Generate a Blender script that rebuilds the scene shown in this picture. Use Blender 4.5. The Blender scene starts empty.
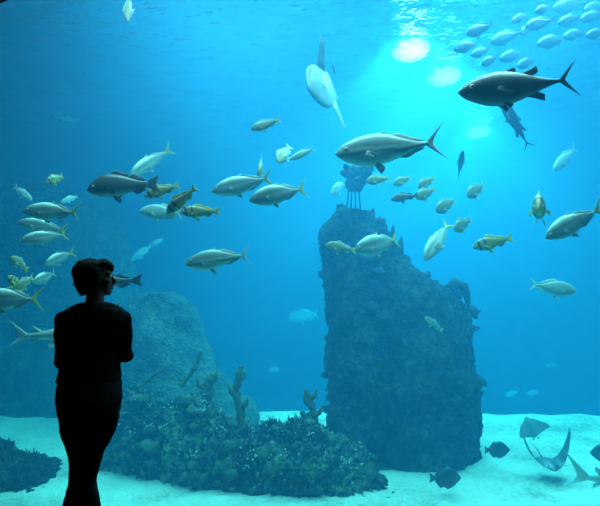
import bpy, bmesh, math, random
from mathutils import Vector, Matrix, noise
PI = math.pi
sc = bpy.context.scene
col = sc.collection
random.seed(7)

# ------------------------------------------------------------------ camera
F = 520.0; CX, CY = 300.0, 253.0
PITCH = math.atan((285 - 253) / F)
CAM = Vector((0, 0, 1.526))
cd = bpy.data.cameras.new('camera'); cam = bpy.data.objects.new('camera', cd); col.objects.link(cam)
cd.sensor_width = 36; cd.lens = 36 * F / 600; cd.clip_end = 200; cd.clip_start = .05
cam.location = CAM; cam.rotation_euler = (PI / 2 + PITCH, 0, 0)
sc.camera = cam
RX = Matrix.Rotation(PITCH, 3, 'X')

def at(px, py, d):
    v = RX @ Vector(((px - CX) / F, 1, (CY - py) / F))
    return CAM + v * (d / v.y)

# ------------------------------------------------------------------ helpers
def fbm(p, s, o=4):
    return noise.fractal(Vector(p) * s, 1.0, 2.0, o)

def lerp(a, b, t): return a + (b - a) * t
def sstep(a, b, x):
    t = max(0, min(1, (x - a) / (b - a))); return t * t * (3 - 2 * t)

def interp(tab, x):
    """smooth interpolation through (x, y...) rows"""
    n = len(tab)
    if x <= tab[0][0]: return tab[0][1:]
    if x >= tab[-1][0]: return tab[-1][1:]
    for i in range(n - 1):
        if tab[i][0] <= x <= tab[i + 1][0]: break
    t = (x - tab[i][0]) / (tab[i + 1][0] - tab[i][0])
    out = []
    for k in range(1, len(tab[0])):
        p1, p2 = tab[i][k], tab[i + 1][k]
        p0 = tab[i - 1][k] if i > 0 else p1
        p3 = tab[i + 2][k] if i + 2 < n else p2
        m1, m2 = (p2 - p0) / 2, (p3 - p1) / 2
        out.append((2*t**3-3*t*t+1)*p1 + (t**3-2*t*t+t)*m1 + (-2*t**3+3*t*t)*p2 + (t**3-t*t)*m2)
    return out

def obj(name, bm_or_me, mat=None, parent=None, smooth=True):
    if isinstance(bm_or_me, bmesh.types.BMesh):
        me = bpy.data.meshes.new(name); bmesh.ops.recalc_face_normals(bm_or_me, faces=bm_or_me.faces)
        bm_or_me.to_mesh(me); bm_or_me.free()
    else: me = bm_or_me
    if smooth:
        for p in me.polygons: p.use_smooth = True
    if mat is not None and not me.materials:
        for m in (mat if isinstance(mat, (list, tuple)) else [mat]): me.materials.append(m)
    o = bpy.data.objects.new(name, me); col.objects.link(o)
    if parent is not None: o.parent = parent
    return o

def tag(o, label=None, cat=None, group=None, kind=None):
    if label: o['label'] = label
    if cat: o['category'] = cat
    if group: o['group'] = group
    if kind: o['kind'] = kind
    return o

def empty(name, loc=(0, 0, 0)):
    o = bpy.data.objects.new(name, None); col.objects.link(o); o.location = loc; o.empty_display_size = .1
    return o

def bx(bm, lo, hi):
    r = bmesh.ops.create_cube(bm, size=1)
    for v in r['verts']:
        v.co = Vector([lerp(lo[i], hi[i], v.co[i] + .5) for i in range(3)])

def rings(bm, rs, cap=True):
    vv = [[bm.verts.new(p) for p in r] for r in rs]
    n = len(rs[0])
    for a, b in zip(vv, vv[1:]):
        for i in range(n):
            j = (i + 1) % n
            bm.faces.new((a[i], a[j], b[j], b[i]))
    if cap:
        bm.faces.new(vv[0][::-1]); bm.faces.new(vv[-1])
    return vv

def tube(bm, pts, n=10):
    """pts: (x,y,z,r[,r2]) along a path"""
    P = [Vector(p[:3]) for p in pts]; rs = []
    ref = Vector((0, 0, 1)) if abs((P[-1] - P[0]).normalized().z) < .8 else Vector((0, 1, 0))
    for i, p in enumerate(P):
        t = (P[min(i + 1, len(P) - 1)] - P[max(i - 1, 0)]).normalized()
        a = t.cross(ref).normalized(); b = a.cross(t)
        r1 = pts[i][3]; r2 = pts[i][4] if len(pts[i]) > 4 else r1
        rs.append([p + a * r1 * math.cos(2*PI*k/n) + b * r2 * math.sin(2*PI*k/n) for k in range(n)])
    rings(bm, rs)

def ell(bm, c, r, rot=None, seg=16):
    m = Matrix.Translation(c) @ (rot.to_4x4() if rot is not None else Matrix()) @ Matrix.Diagonal((r[0], r[1], r[2], 1))
    return bmesh.ops.create_uvsphere(bm, u_segments=seg, v_segments=max(6, seg * 2 // 3), radius=1, matrix=m)['verts']

def remeshed(bm, voxel, smooth=2, name='m'):
    me = bpy.data.meshes.new(name); bmesh.ops.recalc_face_normals(bm, faces=bm.faces); bm.to_mesh(me); bm.free()
    o = bpy.data.objects.new(name, me); col.objects.link(o)
    md = o.modifiers.new('r', 'REMESH'); md.mode = 'VOXEL'; md.voxel_size = voxel
    if smooth:
        s = o.modifiers.new('s', 'SMOOTH'); s.iterations = smooth; s.factor = .5
    dg = bpy.context.evaluated_depsgraph_get(); dg.update()
    out = bpy.data.meshes.new_from_object(o.evaluated_get(dg), depsgraph=dg)
    out.name = name
    bpy.data.objects.remove(o); bpy.data.meshes.remove(me)
    return out

# ------------------------------------------------------------------ materials
class NT:
    def __init__(s, name):
        s.m = bpy.data.materials.new(name); s.m.use_nodes = True; s.t = s.m.node_tree; s.t.nodes.clear()
        s.out = s.t.nodes.new('ShaderNodeOutputMaterial')
    def n(s, typ, **kw):
        nd = s.t.nodes.new(typ)
        for k, v in kw.items():
            if k.startswith('i_'):
                k = k[2:]; k = int(k) if k.isdigit() else k.replace('_', ' ')
                s.put(nd.inputs[k], v)
            else: setattr(nd, k, v)
        return nd
    def put(s, inp, v):
        if isinstance(v, bpy.types.NodeSocket): s.t.links.new(v, inp)
        else: inp.default_value = v
    def ramp(s, fac, stops, interp='LINEAR'):
        nd = s.n('ShaderNodeValToRGB'); cr = nd.color_ramp; cr.interpolation = interp
        while len(cr.elements) < len(stops): cr.elements.new(.5)
        for e, (p, c) in zip(cr.elements, stops):
            e.position = p; e.color = (*c, 1) if len(c) == 3 else c
        s.put(nd.inputs[0], fac); return nd.outputs[0]
    def mix(s, fac, a, b, blend='MIX'):
        nd = s.n('ShaderNodeMix', data_type='RGBA', blend_type=blend)
        s.put(nd.inputs[0], fac); s.put(nd.inputs[6], a if isinstance(a, bpy.types.NodeSocket) else (*a, 1)); s.put(nd.inputs[7], b if isinstance(b, bpy.types.NodeSocket) else (*b, 1))
        return nd.outputs[2]
    def math(s, op, a, b=0.0, c=None):
        nd = s.n('ShaderNodeMath', operation=op); s.put(nd.inputs[0], a); s.put(nd.inputs[1], b)
        if c is not None: s.put(nd.inputs[2], c)
        return nd.outputs[0]
    def coord(s): return s.n('ShaderNodeTexCoord').outputs['Object']
    def noise(s, scale, detail=4, vec=None, rough=.55):
        nd = s.n('ShaderNodeTexNoise', i_Scale=scale, i_Detail=detail, i_Roughness=rough)
        s.put(nd.inputs['Vector'], vec if vec is not None else s.coord()); return nd.outputs[0]
    def bump(s, h, strength=.5, dist=.05):
        return s.n('ShaderNodeBump', i_Height=h, i_Strength=strength, i_Distance=dist).outputs[0]
    def bsdf(s, color, rough=.6, normal=None, spec=.3, metal=0):
        b = s.n('ShaderNodeBsdfPrincipled')
        s.put(b.inputs['Base Color'], color if isinstance(color, bpy.types.NodeSocket) else (*color, 1))
        s.put(b.inputs['Roughness'], rough); b.inputs['Specular IOR Level'].default_value = spec; b.inputs['Metallic'].default_value = metal
        if normal is not None: s.put(b.inputs['Normal'], normal)
        s.t.links.new(b.outputs[0], s.out.inputs[0]); return s.m

def plain(name, c, rough=.6, var=.25, scale=8, spec=.3, bump=0):
    t = NT(name); n = t.noise(scale, 4)
    lo = [x * (1 - var) for x in c]; hi = [min(1, x * (1 + var)) for x in c]
    nm = t.bump(n, bump, .02) if bump else None
    return t.bsdf(t.ramp(n, [(.3, lo), (.7, hi)]), rough, nm, spec)

# ---- water
WATER_A = dict(R=.185, G=.026, B=.0085)
WATER_S = dict(R=.0045, G=.027, B=.050)
t = NT('sea_water')
def vcol(d):
    D = max(d.values()); return D, (d['R'] / D, d['G'] / D, d['B'] / D)
Da, ca = vcol(WATER_A); Ds, cs = vcol(WATER_S)
ab = t.n('ShaderNodeVolumeAbsorption', i_Density=Da, i_Color=(1 - ca[0], 1 - ca[1], 1 - ca[2], 1))
sct = t.n('ShaderNodeVolumeScatter', i_Density=Ds, i_Color=(*cs, 1), i_Anisotropy=.45)
ad = t.n('ShaderNodeAddShader', i_0=ab.outputs[0], i_1=sct.outputs[0])
t.t.links.new(ad.outputs[0], t.out.inputs['Volume']); M_water = t.m

t = NT('water_surface')
nz = t.noise(.9, 3)
bp = t.bump(nz, 1.0, .4)
fr = t.n('ShaderNodeFresnel', i_IOR=1.33, i_Normal=bp)
mx = t.n('ShaderNodeMixShader', i_0=fr.outputs[0], i_1=t.n('ShaderNodeBsdfTransparent').outputs[0],
         i_2=t.n('ShaderNodeBsdfGlossy', i_Roughness=.12, i_Normal=bp).outputs[0])
t.t.links.new(mx.outputs[0], t.out.inputs[0]); M_surf = t.m

t = NT('clear_acrylic')
tr = t.n('ShaderNodeBsdfTransparent', i_Color=(.96, .985, .98, 1)); t.t.links.new(tr.outputs[0], t.out.inputs[0]); M_glass = t.m

# ---- sand
t = NT('pale_sand'); c = t.coord()
n1 = t.noise(.9, 4, c); n2 = t.noise(11, 5, c, .75)
bc = t.ramp(t.math('MULTIPLY_ADD', n2, .5, t.math('MULTIPLY', n1, .5)), [(.38, (.42, .36, .28)), (.47, (.72, .63, .51)), (.56, (.86, .77, .64)), (.66, (.95, .86, .72))])
M_sand = t.bsdf(bc, .9, t.bump(n2, 1.0, .09), .1)

# ---- rocks
def rock_mat(name, dark, mid, light, spot, seed=0.0):
    t = NT(name); c = t.n('ShaderNodeMapping', i_Location=(seed, seed * 2, seed * .5)); t.put(c.inputs[0], t.coord()); c = c.outputs[0]
    n1 = t.noise(1.6, 5, c, .6); n2 = t.noise(9, 5, c, .7)
    vo = t.n('ShaderNodeTexVoronoi', i_Scale=16.0); t.put(vo.inputs['Vector'], c)
    base = t.ramp(t.math('MULTIPLY_ADD', n2, .55, t.math('MULTIPLY', n1, .45)), [(.38, dark), (.5, mid), (.62, light)])
    sp = t.ramp(n2, [(.60, (0, 0, 0)), (.68, (1, 1, 1))])
    sp2 = t.ramp(vo.outputs[0], [(.12, (1, 1, 1)), (.3, (0, 0, 0))])
    base = t.mix(t.math('MULTIPLY', t.math('MULTIPLY', sp, sp2), .8), base, spot)
    h = t.math('ADD', n2, t.math('MULTIPLY', vo.outputs[0], -.6))
    return t.bsdf(base, .9, t.bump(h, 1.0, .12), .1)
M_reef = rock_mat('reef_rock', (.004, .005, .005), (.035, .042, .028), (.34, .36, .2), (.85, .86, .66))
M_corner = rock_mat('dark_reef_rock', (.003, .004, .004), (.016, .018, .014), (.10, .11, .07), (.6, .62, .48), 5.3)
M_pillar = rock_mat('pillar_rock', (.004, .005, .008), (.026, .032, .034), (.11, .12, .09), (.26, .28, .22), 3.1)
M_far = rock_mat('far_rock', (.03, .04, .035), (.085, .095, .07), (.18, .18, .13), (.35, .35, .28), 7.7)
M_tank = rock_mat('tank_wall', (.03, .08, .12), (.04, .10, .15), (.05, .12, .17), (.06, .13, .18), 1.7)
M_weed = plain('dark_algae', (.022, .02, .035), .9, .5, 20)
M_lump = plain('crusting_coral', (.07, .08, .048), .9, .95, 2.5, bump=.5)
M_pol = plain('pale_polyps', (.55, .56, .42), .9, .5, 6)
M_sponge = plain('brown_sponge', (.13, .085, .012), .9, .5, 14, bump=.8)
M_fan = plain('dark_sea_fan', (.03, .03, .045), .9, .5, 14, bump=.5)
# ---- room
M_dark = plain('dark_paint', (.012, .012, .013), .8, .2, 5)
M_carpet = plain('dark_carpet', (.010, .010, .012), .95, .4, 60, bump=.5)
M_frame = plain('black_frame', (.010, .006, .008), .6, .2, 10)

# ------------------------------------------------------------------ setting : visitor room
WY = 3.5     # room face of the window wall
def struct(name, bm, mat, smooth=False):
    o = obj(name, bm, mat, smooth=smooth); o['kind'] = 'structure'; return o
RXL, RXR, RYB, RZ = -5.0, 6.0, -4.0, 4.6
for nm, lo, hi, m in (('floor', (RXL, RYB, -.1), (RXR, WY, 0), M_carpet), ('ceiling', (RXL, RYB, RZ), (RXR, WY, RZ + .1), M_dark),
                      ('wall_left', (RXL - .1, RYB, 0), (RXL, WY, RZ), M_dark), ('wall_right', (RXR, RYB, 0), (RXR + .1, WY, RZ), M_dark),
                      ('wall_rear', (RXL, RYB - .1, 0), (RXR, RYB, RZ), M_dark)):
    bm = bmesh.new(); bx(bm, lo, hi); struct(nm, bm, m)
# window wall with one big round-cornered opening
P = at(4, 1.5, WY); R = 1.0; a0 = math.radians(110)
cxl, czt = P.x - R * math.cos(a0), P.z - R * math.sin(a0)
cxr = 3.6
Z_SILL = .01
hole = [(cxl - R, Z_SILL)]
for k in range(25): a = PI - PI / 2 * k / 24; hole.append((cxl + R * math.cos(a), czt + R * math.sin(a)))
for k in range(25): a = PI / 2 - PI / 2 * k / 24; hole.append((cxr + R * math.cos(a), czt + R * math.sin(a)))
hole.append((cxr + R, Z_SILL))
def outward(x, z, off):
    if z <= Z_SILL: return Vector((math.copysign(off, x), 0, -off))
    d = Vector((x - min(max(x, cxl), cxr), 0, z - min(max(z, .3), czt)))
    return (d.normalized() if d.length > 1e-6 else Vector((0, 0, 1))) * off
bm = bmesh.new()
X0, X1, Z0, Z1 = -14.2, 16.2, -7.0, 13.0
outer = [(X0, Z0), (X0, Z1), (X1, Z1), (X1, Z0)]
rows = []
for y, off in ((WY, 0), (WY + .3, .22)):          # the reveal splays open towards the tank
    hv = [bm.verts.new(Vector((x, y, z)) + outward(x, z, off)) for x, z in hole]
    ov = [bm.verts.new((x, y, z)) for x, z in outer]
    es = [bm.edges.new((v[i], v[(i + 1) % len(v)])) for v in (hv, ov) for i in range(len(v))]
    bmesh.ops.triangle_fill(bm, use_beauty=True, use_dissolve=False, edges=es)
    rows.append((hv, ov))
for k in (0, 1):
    a_, b_ = rows[0][k], rows[1][k]
    for i in range(len(a_)): j = (i + 1) % len(a_); bm.faces.new((a_[i], a_[j], b_[j], b_[i]))
struct('wall_front', bm, M_dark)
# frame lip around the window and the pane itself
bm = bmesh.new()
cxm = (cxl + cxr) / 2; czm = czt / 2
ins = []
for (x, z) in hole:
    ins.append((x, z))
rs = []
for off, y in ((.0, WY - .03), (.09, WY - .03), (.09, WY), (.0, WY)):
    rr = []
    for (x, z) in hole:
        rr.append(Vector((x, y, z)) + outward(x, z, off))
    rs.append(rr)
n = len(hole)
vv = [[bm.verts.new(p) for p in r] for r in rs]
for k in range(4):
    a, b = vv[k], vv[(k + 1) % 4]
    for i in range(n - 1): bm.faces.new((a[i], a[i + 1], b[i + 1], b[i]))
struct('trim_1', bm, M_frame)
bm = bmesh.new()
fr_ = [bm.verts.new((x, WY + .08, z)) for x, z in hole]; bk_ = [bm.verts.new((x, WY + .14, z)) for x, z in hole]
bm.faces.new(fr_); bm.faces.new(bk_[::-1])
for i in range(n): j = (i + 1) % n; bm.faces.new((fr_[j], fr_[i], bk_[i], bk_[j]))
struct('window_1', bm, M_glass)

# ------------------------------------------------------------------ setting : tank
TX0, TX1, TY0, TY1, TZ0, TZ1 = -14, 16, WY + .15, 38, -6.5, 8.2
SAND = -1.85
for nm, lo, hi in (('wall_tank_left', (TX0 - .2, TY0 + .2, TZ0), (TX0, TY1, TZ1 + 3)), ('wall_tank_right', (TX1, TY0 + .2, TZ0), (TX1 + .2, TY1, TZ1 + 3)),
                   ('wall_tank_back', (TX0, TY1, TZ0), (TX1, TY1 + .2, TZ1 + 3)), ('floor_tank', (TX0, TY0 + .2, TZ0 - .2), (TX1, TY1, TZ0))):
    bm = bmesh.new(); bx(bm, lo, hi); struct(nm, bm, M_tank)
bm = bmesh.new(); bx(bm, (TX0 + .01, TY0, TZ0 + .01), (TX1 - .01, TY1 - .01, TZ1))
o = obj('water', bm, M_water, smooth=False); tag(o, 'clear blue sea water filling the whole tank behind the window', 'water', kind='stuff')
bm = bmesh.new(); bmesh.ops.create_grid(bm, x_segments=1, y_segments=1, size=1)
for v in bm.verts: v.co = Vector((TX0 if v.co.x < 0 else TX1, WY + .3 if v.co.y < 0 else TY1, TZ1 + .004))
o = obj('water_surface', bm, M_surf, smooth=False); tag(o, 'rippled top surface of the tank water', 'water', kind='stuff')
# sand bed with a drop-off
def sand_z(x, y):
    e = 13.75 + .35 * math.sin(x * .35 + 1) + .3 * fbm((x, 3, 0), .3)
    z = SAND + .05 * fbm((x, y, 0), .8) + .022 * fbm((x, y * 1.6, 5), 3.2)
    z += -.09 * (min(y, 11.5) - 9) * 0
    if y > e: z -= (y - e) * .75 * min(1, (y - e))
    return max(z, TZ0 + .02)
bm = bmesh.new(); nx, ny = 260, 200
def ymap(j): t_ = j / ny; return lerp(WY + .35, 22, t_ ** 1.15)
g = [[bm.verts.new((lerp(TX0, TX1, i / nx), ymap(j), sand_z(lerp(TX0, TX1, i / nx), ymap(j)))) for i in range(nx + 1)] for j in range(ny + 1)]
for j in range(ny):
    for i in range(nx): bm.faces.new((g[j][i], g[j][i + 1], g[j + 1][i + 1], g[j + 1][i]))
struct('floor_sand', bm, M_sand, True)

# ------------------------------------------------------------------ light
def area(name, loc, size, power, color=(1, 1, 1), shape='DISK', sy=None, aim=None, spread=PI):
    l = bpy.data.lights.new(name, 'AREA'); l.shape = shape; l.size = size
    if sy: l.size_y = sy
    l.energy = power; l.color = color; l.spread = spread
    o = bpy.data.objects.new(name, l); col.objects.link(o); o.location = loc
    if aim is not None: o.rotation_euler = (Vector(aim) - Vector(loc)).to_track_quat('-Z', 'Y').to_euler()
    return o
area('roof_skylight', (4.5, 20.5, 9.8), 19, 6900, (1, 1, 1), 'RECTANGLE', 33)
def surf_at(px, py, z):
    a_, b_ = at(px, py, 1), at(px, py, 2); k = (z - a_.z) / (b_.z - a_.z); return a_ + (b_ - a_) * k
t = NT('glint_emission'); c = t.coord()     # added glow standing in for surface glints, brightest towards the window side
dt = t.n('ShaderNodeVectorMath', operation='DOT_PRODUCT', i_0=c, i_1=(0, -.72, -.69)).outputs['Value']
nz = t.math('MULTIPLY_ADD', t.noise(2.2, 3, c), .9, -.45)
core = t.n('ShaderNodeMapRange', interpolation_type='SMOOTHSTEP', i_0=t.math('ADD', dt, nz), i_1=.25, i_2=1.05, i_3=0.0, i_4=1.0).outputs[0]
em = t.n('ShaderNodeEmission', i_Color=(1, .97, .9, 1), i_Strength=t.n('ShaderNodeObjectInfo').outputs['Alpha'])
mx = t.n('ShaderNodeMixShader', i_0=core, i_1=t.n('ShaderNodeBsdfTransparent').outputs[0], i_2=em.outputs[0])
t.t.links.new(mx.outputs[0], t.out.inputs[0]); M_glint = t.m
for px, py, e, r_, st, lb in ((410, 50, 1800, .58, 9.0, 'brightest, uppermost added glow for a light glint at the water surface'), (443, 76, 1700, .58, 5.0, 'middle patch of lamp light, directly left of the tuna\'s head'),
                      (476, 131, 1900, .62, 5.5, 'lowest, faintest added glow for a light glint, right under the tuna')):
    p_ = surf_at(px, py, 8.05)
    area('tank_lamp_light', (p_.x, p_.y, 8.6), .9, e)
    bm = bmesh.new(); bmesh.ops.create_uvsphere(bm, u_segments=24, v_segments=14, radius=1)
    o = obj('glint_glow', bm, M_glint); o.location = p_; o.scale = (r_, r_, r_ * .5); o.color = (1, 1, 1, st); tag(o, lb, 'light glint', 'added glint glows at the water surface')
area('tank_fill', (4.0, 14, 9.6), 7, 1500)  # added unseen fill over the right side, broadens the glow
area('tank_fill', (-1.5, 11.5, 9.0), 5, 1250)  # fill added overhead to brighten the water near the top centre
area('tank_fill', (5.0, 9.2, 9.4), 4, 900)  # extra fill added to lift the front sand
area('window_fill', (.5, 5.0, 9.0), 9, 1750, (1, 1, 1), 'RECTANGLE', 2)  # unseen frontal fill added above the window for fish and sand
w = bpy.data.worlds.new('world'); sc.world = w; w.use_nodes = True
w.node_tree.nodes['Background'].inputs[0].default_value = (0, 0, 0, 1)
# ------------------------------------------------------------------ rocks
def displace(bm, amp, s, seed=0.0, fine=.25, keep=None):
    bm.normal_update()
    off = []
    for v in bm.verts:
        p = v.co + Vector((seed, seed * 1.7, -seed))
        a = fbm(p, s, 4) * amp + fbm(p, s * 4.5, 3) * amp * fine + (abs(noise.noise(p * s * 9)) - .2) * amp * fine * .8
        off.append(v.normal * a)
    for v, o_ in zip(bm.verts, off): v.co += o_

def rock_loft(name, levels, d, ry, mat, amp, s, seed, n=72, sub=3, ex=2.6, lean=0.0, inset=0):
    """levels: (py, px left, px right) outline; ry: (top, bottom) half thickness"""
    bm = bmesh.new(); rs = []
    m = (len(levels) - 1) * sub
    for k in range(m + 1):
        py = lerp(levels[0][0], levels[-1][0], k / m)
        l, r = interp(levels, py); l += inset * .3; r -= inset
        a, b = at(l, py, d), at(r, py, d)
        c = (a + b) / 2; rx = max(.03, (b.x - a.x) / 2); t_ = k / m
        yy = lerp(ry[0], ry[1], min(1, t_ * 1.6))
        ring = []
        for i in range(n):
            th = 2 * PI * i / n; cs_, sn = math.cos(th), math.sin(th)
            ring.append(Vector((c.x + rx * math.copysign(abs(cs_) ** (2 / ex), cs_), d + lean * t_ + yy * math.copysign(abs(sn) ** (2 / ex), sn), c.z)))
        rs.append(ring)
    rings(bm, rs)
    bmesh.ops.recalc_face_normals(bm, faces=bm.faces)
    bmesh.ops.subdivide_edges(bm, edges=bm.edges[:], cuts=1, use_grid_fill=True)
    displace(bm, amp, s, seed)
    return obj(name, bm, mat)

def scatter_on(bm_out, src, n, pick, make, rnd):
    """put n little growths on the faces of an object"""
    me = src.data; fs = [f for f in me.polygons if pick(f)]
    for k in range(n):
        f = rnd.choice(fs); make(bm_out, Vector(f.center), Vector(f.normal), rnd)

def lump(bm, p, nrm, rnd):
    big = rnd.random() > .9
    r = rnd.uniform(.05, .12) if big else rnd.uniform(.010, .034)
    vs_ = bmesh.ops.create_icosphere(bm, subdivisions=3 if big else 1, radius=r, matrix=Matrix.Translation(p + nrm * r * .2) @ Matrix.Diagonal((rnd.uniform(.8, 1.6), rnd.uniform(.8, 1.2), rnd.uniform(.7, 1.2), 1)))['verts']
    c = p + nrm * r * .2
    for v in vs_:
        d = v.co - c
        if big: v.co = c + d * (.75 + .9 * abs(noise.noise(v.co * 22)) + .5 * noise.noise(v.co * 9))
        else: v.co += Vector((rnd.uniform(-1, 1), rnd.uniform(-1, 1), rnd.uniform(-1, 1))) * r * .3

def blade(bm, p, nrm, rnd, L=(.05, .13)):
    d = (nrm * .5 + Vector((rnd.uniform(-.6, .6), rnd.uniform(-.6, .6), 1))).normalized(); L_ = rnd.uniform(*L); w_ = rnd.uniform(.008, .018)
    q = p + d * L_ * .5 + Vector((rnd.uniform(-1, 1), rnd.uniform(-1, 1), 0)) * .015
    tube(bm, [(*(p - d * .02), w_ * .6), (*q, w_), (*(p + d * L_), w_ * .25)], 5)

pillar = rock_loft('rock_pillar', [(211, 336, 372), (220, 327, 379), (230, 321, 386), (241, 320, 396), (252, 320, 401), (262, 321, 409), (272, 322, 427), (282, 323, 444), (292, 324, 457),
    (305, 327, 467), (320, 328, 472), (340, 328, 474), (360, 326, 476), (380, 328, 480), (400, 328, 481), (420, 328, 481), (440, 328, 480), (460, 328, 480), (484, 328, 480)],
    10.75, (.45, 1.05), M_pillar, .13, 1.5, 2.0, n=110, sub=4, inset=4)
tag(pillar, 'tall dark stepped rock pillar standing on the sand right of centre', 'rock')
rnd = random.Random(5)
bm = bmesh.new()
scatter_on(bm, pillar, 420, lambda f: f.normal.y < .5, lump, rnd)
tag(obj('crusting_growth', bm, M_fan, pillar), kind='stuff')
for k, (px, py, h) in enumerate(((384, 233, .22), (392, 237, .28), (400, 247, .24), (455, 288, .2), (372, 216, .16))):
    bm = bmesh.new(); p = at(px, py, 10.6)
    tube(bm, [(p.x, p.y, p.z - .15, .07), (p.x + .01, p.y, p.z + h * .2, .06), (p.x + .03, p.y, p.z + h * .65, .035), (p.x + .02, p.y, p.z + h, .008)], 8)
    displace(bm, .02, 5, k); obj('sponge_spike', bm, M_fan, pillar)
bm = bmesh.new()   # crooked ledge growth hanging out at the right shoulder
pts = [at(446, 292, 10.5), at(456, 283, 10.45), at(463, 287, 10.4), at(467, 298, 10.4), at(469, 309, 10.4)]
tube(bm, [(*p, r) for p, r in zip(pts, (.12, .11, .10, .07, .02))], 10); bmesh.ops.subdivide_edges(bm, edges=bm.edges[:], cuts=2, use_grid_fill=True); displace(bm, .03, 5, 3)
obj('hanging_growth', bm, M_fan, pillar)

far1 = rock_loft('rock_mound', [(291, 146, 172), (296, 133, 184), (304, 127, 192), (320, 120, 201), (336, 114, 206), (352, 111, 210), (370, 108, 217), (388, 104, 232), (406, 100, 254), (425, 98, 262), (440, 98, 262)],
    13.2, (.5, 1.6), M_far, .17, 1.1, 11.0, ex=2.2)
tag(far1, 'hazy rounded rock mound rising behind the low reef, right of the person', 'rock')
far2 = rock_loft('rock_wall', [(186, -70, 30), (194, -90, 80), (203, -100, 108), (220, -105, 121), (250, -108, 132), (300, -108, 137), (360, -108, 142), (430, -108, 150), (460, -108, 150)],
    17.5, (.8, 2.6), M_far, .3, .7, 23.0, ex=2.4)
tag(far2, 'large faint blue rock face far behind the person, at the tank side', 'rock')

def mound(name, ridge, foot, mat, seed, amp, back=1.3, nu=170, nv=46, lo=0.0):
    """ridge: (px,py); foot: (px, distance of the front foot on the sand)"""
    bm = bmesh.new(); g = []
    p0, p1 = ridge[0][0], ridge[-1][0]
    for j in range(nv + 1):
        v = j / nv; row = []
        for i in range(nu + 1):
            px = lerp(p0, p1, i / nu)
            df, = interp(foot, px); py, = interp(ridge, px)
            dr = df + .75
            top = at(px, py, dr)
            base = SAND - .06
            hz = max(-.25, top.z - base)
            if v < .55: q = v / .55; d = lerp(df, dr, q); h = (1 - (1 - q) ** 2.2) ** .8
            else: q = (v - .55) / .45; d = lerp(dr, dr + back, q); h = 1 - q ** 1.6
            x = top.x / dr * lerp(dr, d, .45)
            row.append(bm.verts.new((x, d, base + hz * h)))
        g.append(row)
    for j in range(nv):
        for i in range(nu): bm.faces.new((g[j][i], g[j][i + 1], g[j + 1][i + 1], g[j + 1][i]))
    bm.normal_update()
    if sum(f.normal.z for f in bm.faces) < 0: bmesh.ops.reverse_faces(bm, faces=bm.faces)
    displace(bm, amp * 1.5, 1.9, seed, .6)
    bs = [e for e in bm.edges if e.is_boundary]
    r = bmesh.ops.extrude_edge_only(bm, edges=bs)
    for v in r['geom']:
        if isinstance(v, bmesh.types.BMVert): v.co.z = SAND - .5
    return obj(name, bm, mat)
reef = mound('reef_rock', [(99, 470), (104, 440), (112, 411), (122, 396), (135, 388), (148, 397), (158, 409), (168, 405), (180, 400), (195, 400), (208, 409), (220, 421), (232, 427), (250, 425), (262, 421), (290, 420), (315, 421), (328, 427), (340, 441), (355, 453), (372, 467), (385, 482), (395, 496)],
    [(99, 9.8), (150, 9.35), (220, 8.75), (310, 8.5), (395, 8.55)], M_reef, 4.0, .13)
tag(reef, 'low wide mottled reef rock on the sand right of the person', 'rock')
bm = bmesh.new(); rnd = random.Random(9)
scatter_on(bm, reef, 750, lambda f: f.center.z > SAND + .05 and f.normal.y < .6, lump, rnd)
tag(obj('coral_growth', bm, M_lump, reef), kind='stuff')
bm = bmesh.new()
def polyp(bm, p, nrm, rnd):
    c0 = p
    for k in range(rnd.choice((1, 1, 2, 4, 7))):
        q = c0 + Vector((rnd.uniform(-1, 1), rnd.uniform(-1, 1), rnd.uniform(-1, 1))) * .07
        bmesh.ops.create_icosphere(bm, subdivisions=1, radius=rnd.uniform(.007, .02), matrix=Matrix.Translation(q + nrm * .035))
scatter_on(bm, reef, 190, lambda f: f.center.z > SAND + .08 and f.normal.y < .5, polyp, rnd)
tag(obj('polyp_spots', bm, M_pol, reef), 'small pale polyp spots', kind='stuff')
bm = bmesh.new()
def px_of(p): return CX + F * p.x / p.y * 1.0
scatter_on(bm, reef, 520, lambda f: f.normal.z > .35 and f.center.z > SAND + .45 and f.normal.y < .8 and 160 < px_of(f.center) < 340, blade, rnd)
tag(obj('algae_tufts', bm, M_weed, reef), 'dark purple algae fringe', kind='stuff')
corner = mound('reef_rock', [(-60, 440), (-20, 438), (0, 441), (8, 446), (22, 456), (30, 454), (40, 462), (50, 472), (56, 480), (62, 492)], [(-60, 8.5), (0, 8.62), (62, 8.7)], M_corner, 9.0, .09, 1.0, 90, 36)
tag(corner, 'small dark weedy rock at the bottom left corner, left of the legs', 'rock')
bm = bmesh.new()
scatter_on(bm, corner, 160, lambda f: f.center.z > SAND + .05 and f.normal.y < .6, lump, rnd)
tag(obj('coral_growth', bm, M_corner, corner), kind='stuff')
bm = bmesh.new()
scatter_on(bm, corner, 160, lambda f: f.normal.z > .3 and f.center.z > SAND + .15 and f.normal.y < .8, blade, rnd)
tag(obj('algae_tufts', bm, M_weed, corner), kind='stuff')

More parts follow.
